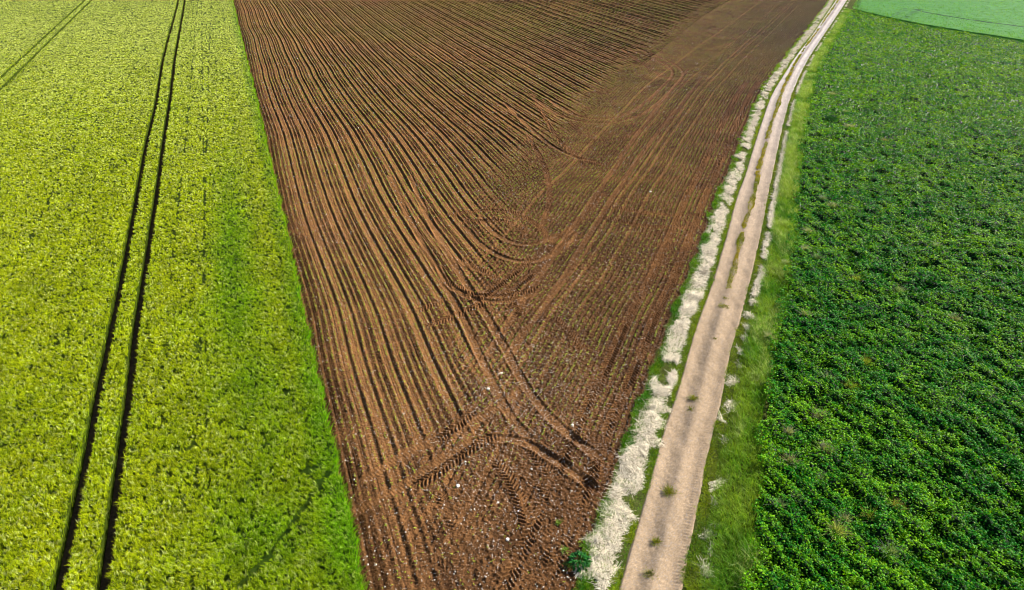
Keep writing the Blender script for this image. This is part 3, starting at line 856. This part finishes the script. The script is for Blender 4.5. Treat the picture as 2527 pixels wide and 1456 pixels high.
# tall seeding grass towards the crop
crop_edge = lambda y: CROP_R(y) + 0.5 + 0.35 * noise(y * 0.5, y * 0, 122) + 0.3 * noise(y * 0.15, y * 0, 123)
x, y = scatter(shifted(TRACK_R, 0.6), crop_edge, Y_NEAR + 1, 330, 480, power=1.15)
k = y < far_edge(x) + 2
x, y = x[k], y[k]
tall = 0.22 + 0.55 * sstep(0.5, 1.3, (x - TRACK_R(y)) * TRACK_R.cosang(y)) * (0.7 + 0.4 * noise(x * 0.6, y * 0.4, 124))
yl = 0.45 + 0.4 * noise(x * 0.7, y * 0.35, 125)
grass(bag, x, y, tall, (0.07, 0.26, 0.012), (0.34, 0.48, 0.05), yl, wid=0.026, lean=0.22, bendz=-0.25)
k = (tall > 0.55) & (noise(x * 0.5, y * 0.3, 126) > -0.1 - 0.5 * sstep(40, 70, y)) & (rng.uniform(0, 1, len(x)) < 0.5)
grass(bag, x[k], y[k], tall[k] * 1.15, (0.26, 0.42, 0.09), (0.62, 0.66, 0.30), np.full(k.sum(), 0.5), wid=0.022, lean=0.2, bendz=-0.3)
o = bag.build('verge_grass', [M_GRASS])
tag(o, 'tall seeding grass between the track and the leafy green crop', 'grass', kind='stuff')

# middle strip of the track, unbroken in the distance
CENTRE = Curve([(2047, 32), (2025, 64), (2008, 90), (1988, 114), (1975, 137), (1958, 164), (1948, 187), (1935, 214), (1925, 241), (1915, 274), (1905, 301), (1895, 334), (1885, 378),
                (1876, 401), (1870, 435), (1861, 482), (1852, 512), (1843, 540), (1832, 575), (1822, 620), (1812, 662), (1803, 690), (1798, 716)], smooth=0.05)
bag = Bag()
y_end = ground(1800, 716)[1]
wob = lambda y: 0.05 * noise(y * 0.7, y * 0, 130)
cw = lambda y: np.clip(0.20 + 0.10 * noise(y * 0.45, y * 0, 133) + 0.08 * noise(y * 1.5, y * 0, 134), 0.06, 0.4)
x, y = scatter(lambda yy: CENTRE(yy) - cw(yy) - 0.03 + wob(yy), lambda yy: CENTRE(yy) + cw(yy) + wob(yy), y_end, 380, 1200, zref=50, power=1.1)
k = noise(y * 0.55, y * 0, 131) > -0.7 + 0.3 * sstep(60, 48, y)
grass(bag, x[k], y[k], 0.15, (0.17, 0.24, 0.008), (0.42, 0.34, 0.02), 0.5 + 0.5 * noise(x[k] * 0.5, y[k] * 0.4, 132), wid=0.028, z=0.10, lean=0.5)
o = bag.build('track_grass', [M_GRASS])
tag(o, 'yellowish grass strip between the two wheel lanes of the dirt track', 'grass', kind='stuff')

# ------------------------------------------------------------------ straw
def straw(bag, x, y, z, length, wid, flow, spread=0.7, col=None):
    N = len(x)
    sc = np.clip(zdepth(x, y) / 34, 1, 5) ** 0.6
    a = flow + rng.normal(0, spread, N)
    el = rng.normal(0.03, 0.13, N)
    d = np.stack([np.cos(a) * np.cos(el), np.sin(a) * np.cos(el), np.sin(el)], 1)
    bend = np.stack([rng.normal(0, 0.25, N), rng.normal(0, 0.25, N), rng.uniform(-0.4, 0.05, N)], 1)
    c = mixc((0.16, 0.12, 0.065), (0.93, 0.84, 0.67), np.clip(rng.normal(0.66, 0.38, N), 0, 1)) if col is None else col
    L = length * rng.uniform(0.35, 1.3, N)
    base = np.stack([x, y, z], 1) - d * (L * 0.5)[:, None]
    base[:, 2] = np.maximum(base[:, 2], 0.05)
    ribbons(bag, base, d, bend, L, sc * wid * rng.uniform(0.7, 1.3, N), c * 0.9, c, nseg=3, taper=0.6, az=a + np.pi / 2 + rng.normal(0, 0.3, N))

bag = Bag()
y_heaps = float(ground(1600, 985)[1])
sw_l = lambda y: shifted(TRACK_L, -1.55)(y) + 0.22 * noise(y * 0.8, y * 0, 140) + 0.1 * noise(y * 2.1, y * 0, 141)
sw_r = lambda y: shifted(TRACK_L, -0.48)(y) + 0.16 * noise(y * 0.9, y * 0, 142) + 0.5 * (shifted(TRACK_L, -0.1)(y) - shifted(TRACK_L, -0.48)(y)) * sstep(120, 170, y)
x, y = scatter(sw_l, sw_r, Y_NEAR + 1, 400, 900, power=1.1)
kk_ = (y > y_heaps) | ((noise(x * 1.1, y * 0.8, 146) > -0.35) & (rng.uniform(0, 1, len(x)) < 0.75))
x, y = x[kk_], y[kk_]
k = noise(x * 1.0, y * 0.55, 143) > -0.62
x, y = x[k], y[k]
hump = 0.12 + 0.16 * np.clip(noise(x * 0.9, y * 0.9, 144) + 0.4, 0, 1)
straw(bag, x, y, hump * rng.uniform(0.5, 1.0, len(x)), 0.55, 0.024, 2.2 + 1.6 * noise(x * 0.6, y * 0.6, 145))
o = bag.build('straw_swath', [M_STRAW])
tag(o, 'bleached mown straw swath along the left edge of the track', 'straw', kind='stuff')
bag = Bag()
y_cl = float(ground(1861, 735)[1])
s3 = lambda y: 0.72 + 0.12 * noise(y * 0.6, y * 0, 150)
x, y = scatter(lambda yy: TRACK_R(yy) + s3(yy) - 0.24, lambda yy: TRACK_R(yy) + s3(yy) + 0.20, y_cl, 330, 900, power=1.1)
k = noise(x * 1.0, y * 0.5, 151) > -0.30 - 0.3 * sstep(110, 60, y) + 0.35 * sstep(120, 180, y)
x, y = x[k], y[k]
straw(bag, x, y, rng.uniform(0.08, 0.26, len(x)), 0.5, 0.024, 1.4 + 1.3 * noise(x * 0.8, y * 0.6, 152))
o = bag.build('straw_swath', [M_STRAW])
tag(o, 'thin broken line of bleached straw right of the track', 'straw', kind='stuff')

def straw_heap(px, py, rx, ry, hgt, flow, spread, label, group, cat='straw heap', name='straw_heap', n=None):
    gx, gy = map(float, ground(px, py, 0.12))
    rx, ry = rx * 1.2, ry * 1.25
    n = n or int(1900 * rx * ry / 0.35)
    r = np.sqrt(rng.uniform(0, 1, n))
    t = rng.uniform(0, 2 * np.pi, n)
    wob_ = 1 + 0.25 * np.sin(3 * t + px) + 0.15 * np.sin(5 * t + py)
    ct, st = math.cos(flow), math.sin(flow)
    lx, ly = r * np.cos(t) * ry * wob_, r * np.sin(t) * rx * wob_
    x, y = gx + lx * ct - ly * st, gy + lx * st + ly * ct
    lump = 0.75 + 0.35 * noise(x * 3.0, y * 3.0, int(py))
    z = 0.06 + hgt * (1 - r ** 2) * lump * rng.uniform(0.2, 1.0, n)
    b = Bag()
    straw(b, x, y, z, 0.50 * min(1.2, max(rx, ry) / 0.5), 0.022, flow + 1.3 * noise(x * 1.6, y * 1.6, int(px)), spread * 0.9)
    kg = rng.uniform(0, 1, n) < 0.05
    grass(b, x[kg], y[kg], 0.26, GL, GH, np.full(kg.sum(), 0.5), wid=0.024, z=0.1)
    o = b.build(name, [M_STRAW], origin=(gx, gy, 0.03))
    return tag(o, label, cat, group)

G1 = 'bleached straw heaps along the left side of the track'
for a in [
    (1618, 1000, 0.50, 0.55, 0.24, 2.0, 0.5, 'bleached straw heap ending the long swath, farthest of the left heaps'),
    (1607, 1040, 0.50, 0.50, 0.22, 0.6, 0.7, 'ragged straw heap second after the long swath, left of the track'),
    (1593, 1082, 0.48, 0.60, 0.24, 2.3, 0.6, 'wide straw heap lying across the verge, level with two gouges in the soil'),
    (1568, 1130, 0.45, 0.48, 0.20, 1.9, 0.5, 'pale straw heap with green grass gap below, middle of the left row'),
    (1548, 1200, 0.42, 0.42, 0.24, 2.4, 0.6, 'small fluffy straw heap standing alone between two grass gaps'),
    (1523, 1262, 0.55, 0.55, 0.30, 1.8, 0.45, 'largest round straw heap combed towards the camera, left verge'),
    (1505, 1318, 0.40, 0.50, 0.22, 1.6, 0.5, 'slim straw heap below the largest round heap, on its track side'),
    (1474, 1334, 0.36, 0.40, 0.24, 1.5, 0.5, 'bright white straw heap above the dark leafy weed'),
    (1482, 1372, 0.42, 0.48, 0.22, 1.2, 0.55, 'grey white straw heap right beside the dark leafy weed'),
    (1452, 1404, 0.36, 0.40, 0.20, 0.9, 0.6, 'straw heap just below the dark leafy weed, nearest the camera'),
    (1492, 1412, 0.34, 0.44, 0.18, 0.8, 0.5, 'straw heap at the bottom edge beside the track-side grass'),
]:
    straw_heap(*a, G1)
G2 = 'loose straw clumps on the right verge of the track'
for a in [
    (1861, 745, 0.24, 0.42, 0.20, 1.5, 0.5, 'fan shaped straw clump at the end of the thin right straw line'),
    (1851, 778, 0.30, 0.45, 0.18, 2.1, 0.5, 'broad dry straw clump second after the thin right straw line'),
    (1846, 806, 0.26, 0.34, 0.16, 1.2, 0.6, 'straw clump third after the thin right straw line'),
    (1838, 833, 0.16, 0.40, 0.12, 1.1, 0.4, 'narrow straw clump bent like a hook on the right verge'),
    (1830, 868, 0.14, 0.45, 0.10, 1.8, 0.35, 'thin upright wisp of straw leaning on right verge grass'),
    (1825, 900, 0.12, 0.36, 0.10, 1.4, 0.35, 'short thin wisp of straw under the thin upright wisp'),
    (1807, 938, 0.26, 0.42, 0.14, 0.9, 0.5, 'loose straw clump beside the rutted track edge, middle of the right verge'),
    (1803, 1000, 0.24, 0.46, 0.15, 1.1, 0.5, 'spiky grey straw clump where the tyre marks begin on the track edge'),
    (1780, 1030, 0.10, 0.40, 0.08, 1.6, 0.35, 'slender straw wisp just below the spiky grey straw clump'),
    (1788, 1086, 0.10, 0.34, 0.08, 1.5, 0.35, 'faint straw wisp half sunk in grass, between spiky clump and flat bundle'),
    (1769, 1192, 0.20, 0.42, 0.14, 0.8, 0.25, 'flat combed straw bundle lying aslant on right verge grass'),
    (1764, 1238, 0.12, 0.34, 0.08, 1.7, 0.4, 'sparse straw wisp just below the flat combed bundle'),
    (1761, 1291, 0.08, 0.26, 0.06, 0.1, 0.3, 'tiny level straw wisp on right verge grass'),
    (1750, 1318, 0.20, 0.34, 0.10, 0.3, 0.5, 'open tangled straw clump bent over right verge grass'),
    (1753, 1352, 0.09, 0.40, 0.08, 1.2, 0.3, 'thin straw strand linking the tangled clump and the nearest clump'),
    (1743, 1402, 0.20, 0.46, 0.14, 1.4, 0.45, 'pale straw clump on right verge, nearest the camera'),
]:
    straw_heap(*a, G2, 'straw clump', 'straw_clump', n=int(420 * a[2] * a[3] / 0.1))

# ------------------------------------------------------------------ single plants
def tuft(px, py, r, hgt, lo, hi, yellow, label, cat, group, name, n=260, z=0.1, dry=None, wid=0.03, spread=0.4):
    gx, gy = map(float, ground(px, py, z))
    b = Bag()
    x = gx + rng.normal(0, r * 0.5, n); y = gy + rng.normal(0, r * 0.5, n)
    N = n
    sc = np.clip(zdepth(x, y) / 34, 1, 4) ** 0.6
    d = unit(np.stack([(x - gx) / r * 0.5 + rng.normal(0, spread, N), (y - gy) / r * 0.5 + rng.normal(0, spread, N), np.ones(N)], 1))
    bend = np.stack([(x - gx) / r * 0.3, (y - gy) / r * 0.3, rng.uniform(-0.5, -0.1, N)], 1)
    col = mixc(lo, hi, np.clip(yellow + rng.normal(0, 0.25, N), 0, 1)) * rng.uniform(0.75, 1.2, (N, 1))
    tip = col if dry is None else mixc(dry, dry, np.zeros(N)) * rng.uniform(0.8, 1.15, (N, 1))
    ribbons(b, np.stack([x, y, np.full(N, z)], 1), d, bend, hgt * rng.uniform(0.6, 1.2, N), sc * wid * rng.uniform(0.7, 1.3, N), col * 0.7, tip, nseg=2)
    o = b.build(name, [M_GRASS], origin=(gx, gy, z))
    return tag(o, label, cat, group)

G3 = 'grass tufts growing in the middle of the track'
for px, py, r, n, lab in [
    (1784, 757, 0.30, 300, 'round yellow green grass tuft, first one past the end of the middle grass strip'),
    (1790, 737, 0.16, 70, 'thin faded grass tuft between the middle strip and the round tuft'),
    (1763, 836, 0.10, 40, 'tiny grass sprig on the track below the round yellow green tuft'),
    (1712, 984, 0.28, 220, 'flat yellow green grass tuft on the left wheel lane, mid track'),
    (1704, 1010, 0.16, 60, 'little grass sprig just below the flat tuft mid track'),
    (1652, 1213, 0.30, 420, 'biggest green grass tuft on the near part of the track'),
    (1618, 1336, 0.20, 180, 'small green grass tuft below the biggest tuft on the track'),
    (1604, 1416, 0.26, 160, 'brownish grass tuft on the track at the bottom edge'),
]:
    tuft(px, py, r, 0.16, (0.12, 0.20, 0.012), (0.33, 0.29, 0.04), 0.5, lab, 'grass tuft', G3, 'grass_tuft', n=n, z=0.10, spread=0.5)

# the dark leafy weed at the foot of the straw
def leafy_weed(px, py, r, hgt, label, n=130, c0=(0.010, 0.07, 0.02), c1=(0.03, 0.17, 0.025), lf=0.24):
    gx, gy = map(float, ground(px, py, 0.2))
    root = bpy.data.objects.new('leafy_weed', None)
    COL.objects.link(root)
    root.location = (gx, gy, 0.03)
    tag(root, label, 'weed')
    a = rng.uniform(0, 2 * np.pi, n)
    rr = r * np.sqrt(rng.uniform(0.02, 1, n))
    x, y = rr * np.cos(a), rr * np.sin(a)
    z = hgt * (1 - 0.55 * (rr / r) ** 2) * rng.uniform(0.45, 1, n)
    d = np.stack([np.cos(a), np.sin(a), rng.uniform(-0.5, 0.5, n)], 1)
    nr = unit(np.stack([rng.normal(0, 0.4, n), rng.normal(0, 0.4, n), np.ones(n)], 1))
    b = Bag()
    leaves(b, np.stack([x, y, z], 1), d, nr, lf * rng.uniform(0.7, 1.3, n), lf * 0.5 * rng.uniform(0.7, 1.2, n), mixc(c0, c1, rng.uniform(0, 1, n)))
    b.build('leaves', [M_LEAF], parent=root)
    b = Bag()
    m_ = n // 3
    ribbons(b, np.zeros((m_, 3)), unit(np.stack([x[:m_] * 0.9, y[:m_] * 0.9, z[:m_] + 0.05], 1)), np.zeros((m_, 3)), np.sqrt(x[:m_] ** 2 + y[:m_] ** 2 + z[:m_] ** 2), np.full(m_, 0.02),
            np.tile([0.05, 0.12, 0.02], (m_, 1)), np.tile([0.05, 0.14, 0.02], (m_, 1)))
    b.build('stem', [M_GRASS], parent=root)
    return root
leafy_weed(1430, 1385, 0.42, 0.45, 'dark green broad leaved weed at the foot of the straw heaps, beside the bare soil')

G4 = 'tall weeds sticking out of the leafy green crop'
PALE, PINK, YEL, GRY = (0.72, 0.72, 0.52), (0.60, 0.52, 0.46), (0.52, 0.56, 0.07), (0.42, 0.52, 0.38)
LOG, HIG = (0.07, 0.20, 0.05), (0.22, 0.36, 0.08)
for px, py, r, hgt, tip, lab in [
    (2055, 510, 0.60, 0.9, PALE, 'whitest weed clump in the green crop, wide feathery head'),
    (2030, 492, 0.35, 0.8, GRY, 'grey seeding weed just left of the whitest weed clump'),
    (1993, 574, 0.42, 0.9, PALE, 'white feathery weed tuft near the tall verge grass'),
    (1987, 617, 0.36, 0.8, PALE, 'white weed tuft standing below the white feathery tuft'),
    (2015, 637, 0.40, 0.8, GRY, 'dull grey green weed right of two white tufts'),
    (1938, 650, 0.28, 0.7, PALE, 'small pale weed on the crop edge beside the verge grass'),
    (2311, 611, 0.40, 0.9, GRY, 'pale weed alone far right amid the dark crop'),
    (2104, 517, 0.40, 0.7, GRY, 'faint grey green weed right of the whitest weed clump'),
    (2112, 691, 0.45, 0.7, YEL, 'bright yellow green weed patch in the middle of the crop'),
    (2216, 718, 0.50, 0.8, GRY, 'thin grey grassy weed right of the bright yellow green patch'),
    (2353, 788, 0.40, 0.8, PINK, 'brownish seeding weed near the right border of the picture'),
    (1985, 777, 0.36, 0.8, PALE, 'white seeding weed level with the first straw clump of the right verge'),
    (1896, 833, 0.30, 0.8, PALE, 'pale weed among tall verge grass beside hooked straw clump'),
    (2045, 935, 0.45, 0.8, GRY, 'pale green bushy weed inside the near crop'),
    (2097, 955, 0.45, 0.7, YEL, 'lime yellow weed right of the pale green bushy weed'),
    (2135, 895, 0.40, 0.7, YEL, 'yellowish weed patch above the lime yellow weed'),
    (2018, 1030, 0.50, 0.9, PINK, 'tall brownish green grass weed, upper of a stacked pair'),
    (2037, 1112, 0.42, 0.9, PINK, 'tall brownish green grass weed, lower of a stacked pair'),
    (1945, 1068, 0.28, 0.8, PINK, 'pinkish seeding weed close to the verge grass'),
    (1948, 1140, 0.40, 0.9, PINK, 'mauve seed heads rising at the crop edge'),
    (2032, 1183, 0.30, 0.7, GRY, 'sparse grey weed below the tall stacked pair'),
    (2064, 1312, 0.36, 1.0, (0.78, 0.74, 0.30), 'cream yellow grass tuft standing tallest in the near crop'),
    (2083, 1284, 0.26, 0.8, PINK, 'faint pink weed just above the cream yellow tuft'),
    (2146, 1276, 0.42, 0.7, YEL, 'golden green weed right of the cream yellow tuft'),
    (2196, 1362, 0.40, 0.8, GRY, 'pale speckled weed low in the near crop'),
    (1922, 1248, 0.34, 0.8, GRY, 'grassy weed on the crop edge left of the cream yellow tuft'),
    (1966, 1228, 0.30, 0.7, GRY, 'small speckled weed between crop edge and cream yellow tuft'),
    (2207, 1246, 0.40, 0.6, (0.50, 0.30, 0.10), 'rusty leaved weed above right of the golden green weed'),
    (2182, 349, 0.55, 0.7, (0.50, 0.26, 0.12), 'rusty brown weed alone in the far crop'),
    (2144, 110, 0.9, 1.0, PALE, 'pale weed near the far end of the leafy crop'),
    (2136, 136, 0.9, 0.9, GRY, 'grey green weed right below the far pale weed'),
    (2089, 150, 1.1, 1.0, GRY, 'wide blue grey weed patch near the far track bend'),
    (2052, 234, 0.8, 0.9, PALE, 'whitish weed near the far verge below the blue grey patch'),
    (2082, 277, 0.7, 0.8, GRY, 'grey weed between the whitish far weed and the dark bushy weed'),
    (2095, 314, 0.7, 0.9, PALE, 'pale weed right of the dark bushy weed'),
]:
    tuft(px, py, r * 0.72, hgt * 0.62, LOG, HIG, 0.5, lab, 'weed', G4, 'crop_weed', n=int(70 + 190 * r), z=0.36, dry=tuple(0.72 * c for c in tip), wid=0.020, spread=0.16)
tuft(2045, 293, 0.9, 0.6, (0.015, 0.07, 0.02), (0.04, 0.15, 0.05), 0.4, 'dark blue green bushy weed in the far crop', 'weed', G4, 'crop_weed', n=420, z=0.4, wid=0.05, spread=0.5)
G5 = 'lone weeds on the bare field'
for px, py, r, lab in [(1267, 70, 0.4, 'pale green weed patch far up the bare field, left of a pair'), (1330, 70, 0.3, 'pale green weed patch far up the bare field, right of a pair'),
                       (1400, 1395, 0.16, 'small green weed on bare soil left of the dark leafy weed'), (1377, 1290, 0.12, 'tiny green weed on bare soil among the tread prints'),
                       (1392, 1357, 0.14, 'small yellow green weed on bare soil above the dark leafy weed')]:
    tuft(px, py, r, 0.14, (0.08, 0.24, 0.02), (0.32, 0.42, 0.08), 0.55, lab, 'weed', G5, 'field_weed', n=90 + int(320 * max(0, r - 0.2)), z=0.02, wid=0.035, spread=0.6)

# ------------------------------------------------------------------ seedlings along the rows
bag = Bag()
x, y = scatter(shifted(BARLEY_EDGE, 0.6), shifted(TRACK_L, -2.3), Y_NEAR + 1, 290, 26.0, power=0.75)
zb = (x - ZONE(y)) * 0.8
u = row_coord(x, y); w = head_coord(x, y)
isA = zb < rng.uniform(-1, 5, len(x))
ca = BARLEY_EDGE.cosang(y); cb = TRACK_L.cosang(y)
fa = (u / ROW) % 1.0 - 0.5
fb = (w / ROW) % 1.0 - 0.5
x = np.where(isA, x - fa * ROW / ca, x + fb * ROW / cb) + rng.normal(0, 0.02, len(x))
dens = np.where(isA, 0.55 + 0.45 * noise(x * 0.1, y * 0.1, 160), 0.8 + 0.3 * noise(x * 0.15, y * 0.15, 161)) * np.where(isA, 0.25 + 0.75 * sstep(22, 48, y), 0.08 + 0.92 * sstep(24, 45, y))
_, _, wp = print_relief(x, y)
k = (rng.uniform(0, 1, len(x)) < dens) & (wp < 0.5)
x, y = x[k], y[k]
N = len(x)
zz = soil_z(x, y)
sc = np.clip(zdepth(x, y) / 40, 1, 4) ** 0.38
for j in range(3):
    a = rng.uniform(0, 2 * np.pi, N)
    d = np.stack([np.cos(a), np.sin(a), np.full(N, 0.35)], 1)
    col = mixc((0.13, 0.27, 0.015), (0.42, 0.46, 0.05), rng.uniform(0, 1, N)) * rng.uniform(0.8, 1.2, (N, 1))
    leaves(bag, np.stack([x, y, zz + 0.02], 1), d, np.tile([0, 0, 1.0], (N, 1)), sc * rng.uniform(0.06, 0.11, N), sc * rng.uniform(0.03, 0.05, N), col)
o = bag.build('seedlings', [M_GRASS])
tag(o, 'tiny yellow green seedlings in rows on the bare brown field', 'seedlings', kind='stuff')

# ------------------------------------------------------------------ stones
bag = Bag()
x, y = scatter(shifted(BARLEY_EDGE, 0.3), shifted(TRACK_L, -1.9), Y_NEAR + 1, 230, 120.0, power=1.5)
cxs, cys = ground(1290, 980)
thick = np.exp(-((x - cxs) / 6.5) ** 2 - ((y - cys) / 9.0) ** 2)
zb = (x - ZONE(y)) * 0.8
pr = 0.16 + 0.5 * thick + 0.12 * sstep(0, 6, zb) * sstep(80, 30, y) + 0.08 * noise(x * 0.4, y * 0.4, 170)
k = rng.uniform(0, 1, len(x)) < pr
x, y = x[k], y[k]
N = len(x)
size = np.clip(rng.lognormal(math.log(0.021), 0.42, N), 0.011, 0.06) * np.clip(zdepth(x, y) / 40, 1, 3) ** 0.5
pebbles(bag, np.stack([x, y, soil_z(x, y) + size * 0.4], 1), size, mixc((0.42, 0.33, 0.26), (0.80, 0.76, 0.72), rng.uniform(0, 1, N) ** 0.8))
o = bag.build('stones', [M_STONE])
tag(o, 'small whitish stones strewn over the bare brown soil', 'stones', kind='stuff')

def field_stone(px, py, r, label, seed):
    bm = bmesh.new()
    bmesh.ops.create_icosphere(bm, subdivisions=2, radius=1.0)
    rs = np.random.default_rng(seed)
    ax = rs.uniform(0.75, 1.3, 3) * np.array([1, 1, 0.6])
    cuts = [Vector(rs.normal(0, 1, 3)).normalized() for _ in range(6)]
    for v in bm.verts:
        p = v.co.copy()
        for c in cuts:
            e = p.dot(c) - 0.72
            if e > 0:
                p -= c * e
        v.co = Vector((p.x * ax[0], p.y * ax[1], p.z * ax[2])) * r
    me = bpy.data.meshes.new('field_stone')
    bm.to_mesh(me); bm.free()
    at = me.attributes.new('tint', 'FLOAT_COLOR', 'POINT')
    at.data.foreach_set('color', np.tile(np.array([0.78, 0.74, 0.68, 1], np.float32), len(me.vertices)))
    me.materials.append(M_STONE)
    o = bpy.data.objects.new('field_stone', me)
    COL.objects.link(o)
    gx, gy = map(float, ground(px, py))
    o.location = (gx, gy, float(soil_z(np.array([gx]), np.array([gy]))[0]) + r * 0.25)
    o.rotation_euler = (0, 0, rs.uniform(0, 6))
    return tag(o, label, 'stone', 'larger pale stones lying on the bare field')
for i, (px, py, r, lab) in enumerate([
    (1129, 1200, 0.11, 'whitest large stone lying among the curved tread prints'),
    (1412, 1049, 0.12, 'blocky pale stone above the two dark gouges'),
    (1252, 1332, 0.09, 'rounded pale stone in the near corner of the bare field'),
    (1205, 960, 0.13, 'large white stone at the crossing of the wheel ruts'),
    (1237, 918, 0.09, 'pale stone just above the crossing of the wheel ruts'),
    (1604, 474, 0.14, 'white stone on the headland rows far up near the verge'),
    (1148, 1140, 0.08, 'small pale stone left of the arched smooth rut'),
    (1228, 1238, 0.08, 'off white stone inside the arched smooth rut'),
]):
    field_stone(px, py, r, lab, 300 + i)
